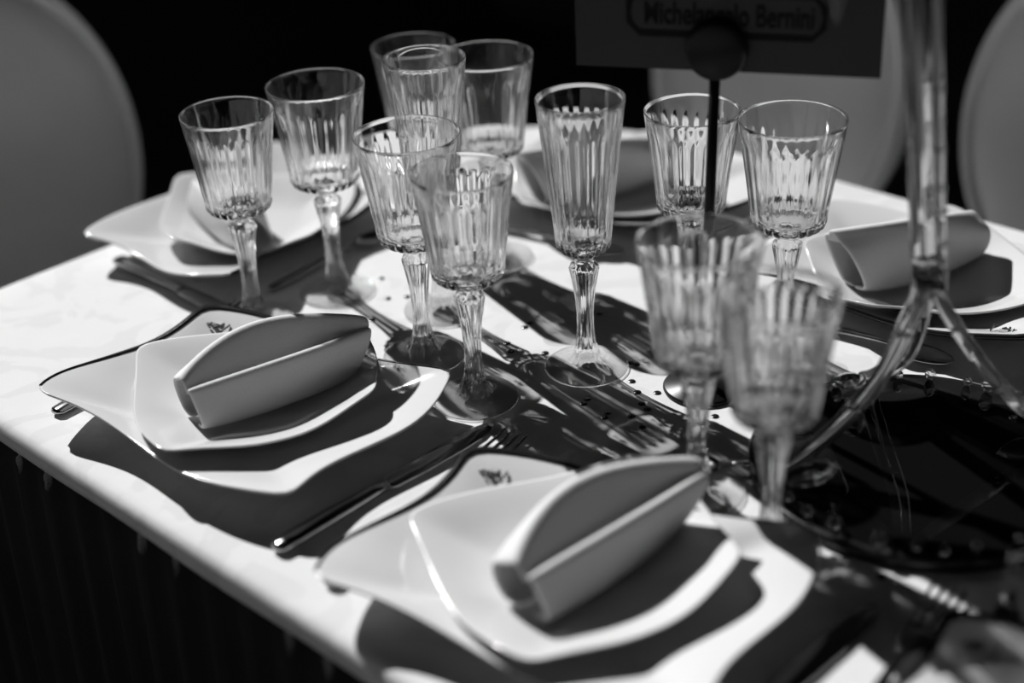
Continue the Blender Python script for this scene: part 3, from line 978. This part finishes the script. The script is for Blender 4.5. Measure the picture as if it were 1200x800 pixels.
# ---------------------------------------------------------------- oval-back chairs
def make_chair():
    """origin on the floor under the seat centre; the chair faces local -y, back at +y"""
    root = empty('oval_back_chair')
    SZ = 0.46
    def sq(r, z, n=40, ex=3.2, cy=0.0):
        out = []
        for k in range(n):
            a = 2 * math.pi * k / n
            ca, sa = math.cos(a), math.sin(a)
            q = (abs(ca) ** ex + abs(sa) ** ex) ** (-1 / ex)
            out.append((r * q * ca, cy + r * 0.95 * q * sa, z))
        return out
    def loft(levels, name, mat, parent):
        v = []; f = []; rings = []
        for lv in levels:
            rings.append(list(range(len(v), len(v) + len(lv)))); v += lv
        for a, b in zip(rings, rings[1:]):
            join_rings(f, a, b, len(a))
        f.append(tuple(reversed(rings[0]))); f.append(tuple(rings[-1]))
        return MB().add(v, f).build(name, mat, parent)
    loft([sq(0.205, SZ - 0.085), sq(0.212, SZ - 0.08), sq(0.212, SZ - 0.045), sq(0.205, SZ - 0.04)], 'seat_frame', M['chair_frame'], root)
    loft([sq(0.203, SZ - 0.04), sq(0.206, SZ - 0.015), sq(0.195, SZ - 0.002), sq(0.15, SZ + 0.006), sq(0.05, SZ + 0.010)], 'seat', M['chair_pad'], root)
    for sx in (-1, 1):
        MB().tube([(sx * 0.17, -0.165, SZ - 0.05), (sx * 0.172, -0.17, SZ - 0.15), (sx * 0.172, -0.172, 0.0)], [0.022, 0.021, 0.011], 14).build('leg', M['chair_frame'], root)
        MB().tube([(sx * 0.16, 0.17, SZ - 0.05), (sx * 0.165, 0.185, SZ - 0.16), (sx * 0.172, 0.235, 0.0)], [0.022, 0.020, 0.012], 14).build('leg', M['chair_frame'], root)
        MB().tube([(sx * 0.085, 0.185, SZ - 0.06), (sx * 0.09, 0.20, SZ + 0.02), (sx * 0.10, 0.215, SZ + 0.10)], [0.018, 0.016, 0.016], 12).build('back_post', M['chair_frame'], root)
    # oval back: frame ring and domed pad, tilted slightly backwards
    zc, hw, hh = 0.755, 0.192, 0.225
    tilt = math.radians(8)
    def bp(a, b, d):
        return (a, 0.225 + (b) * math.sin(tilt) + d * math.cos(tilt), zc + b * math.cos(tilt) - d * math.sin(tilt))
    n = 64
    def oval(s, d):
        return [bp(hw * s * math.cos(2 * math.pi * k / n), hh * (1 + (s - 1) * hw / hh) * math.sin(2 * math.pi * k / n), d) for k in range(n)]
    levels = [oval(0.90, -0.012), oval(0.93, -0.019), oval(0.965, -0.021), oval(0.99, -0.015), oval(1.0, -0.004), oval(1.0, 0.010), oval(0.985, 0.018), oval(0.95, 0.020), oval(0.90, 0.014)]
    v = []; f = []; rings = []
    for lv in levels:
        rings.append(list(range(len(v), len(v) + n))); v += lv
    for a, b in zip(rings, rings[1:] + rings[:1]):
        join_rings(f, a, b, n)
    MB().add(v, f).build('back_frame', M['chair_frame'], root)
    lv = [oval(0.91, 0.004), oval(0.91, -0.010), oval(0.87, -0.020), oval(0.70, -0.028), oval(0.4, -0.032), oval(0.1, -0.033)]
    loft(lv, 'backrest', M['chair_pad'], root)
    lv = [oval(0.91, 0.002), oval(0.91, 0.010), oval(0.85, 0.017), oval(0.4, 0.022), oval(0.1, 0.022)]
    loft(lv, 'back_panel', M['chair_pad'], root)
    return root
ch = make_chair()
def put_chair(o, u, v, side, label):
    """u, v of the back's centre"""
    face = {'far': Vector((-1, -1, 0)) / S2, 'end': Vector((1, -1, 0)) / S2}[side]      # facing direction
    rz = math.atan2(face.y, face.x) + math.pi / 2
    c = W(u, v); c.z = 0
    c = c + face * 0.215
    o.location = c
    o.rotation_euler = (0, 0, rz)
    tag(o, label, 'chair', 'oval-back white chairs around the table')
put_chair(ch, -1.60, 0.77, 'end', 'oval-back white chair in shade at the left end of the table')
put_chair(copy_tree(ch), -1.07, 1.56, 'far', 'oval-back white chair on the far side, below the sign card')
put_chair(copy_tree(ch), -0.635, 1.60, 'far', 'oval-back white chair at the far right, behind the rear right plate')

# ---------------------------------------------------------------- sunlight focused by the cut glass falls on cloth and china
for o in bpy.data.objects:
    if o.type == 'MESH' and o.data.materials:
        if o.data.materials[0] is M['glass']:
            o.cycles.is_caustics_caster = True
        elif o.name.split('.')[0] in ('tablecloth', 'plate_body', 'bowl_body'):
            o.cycles.is_caustics_receiver = True
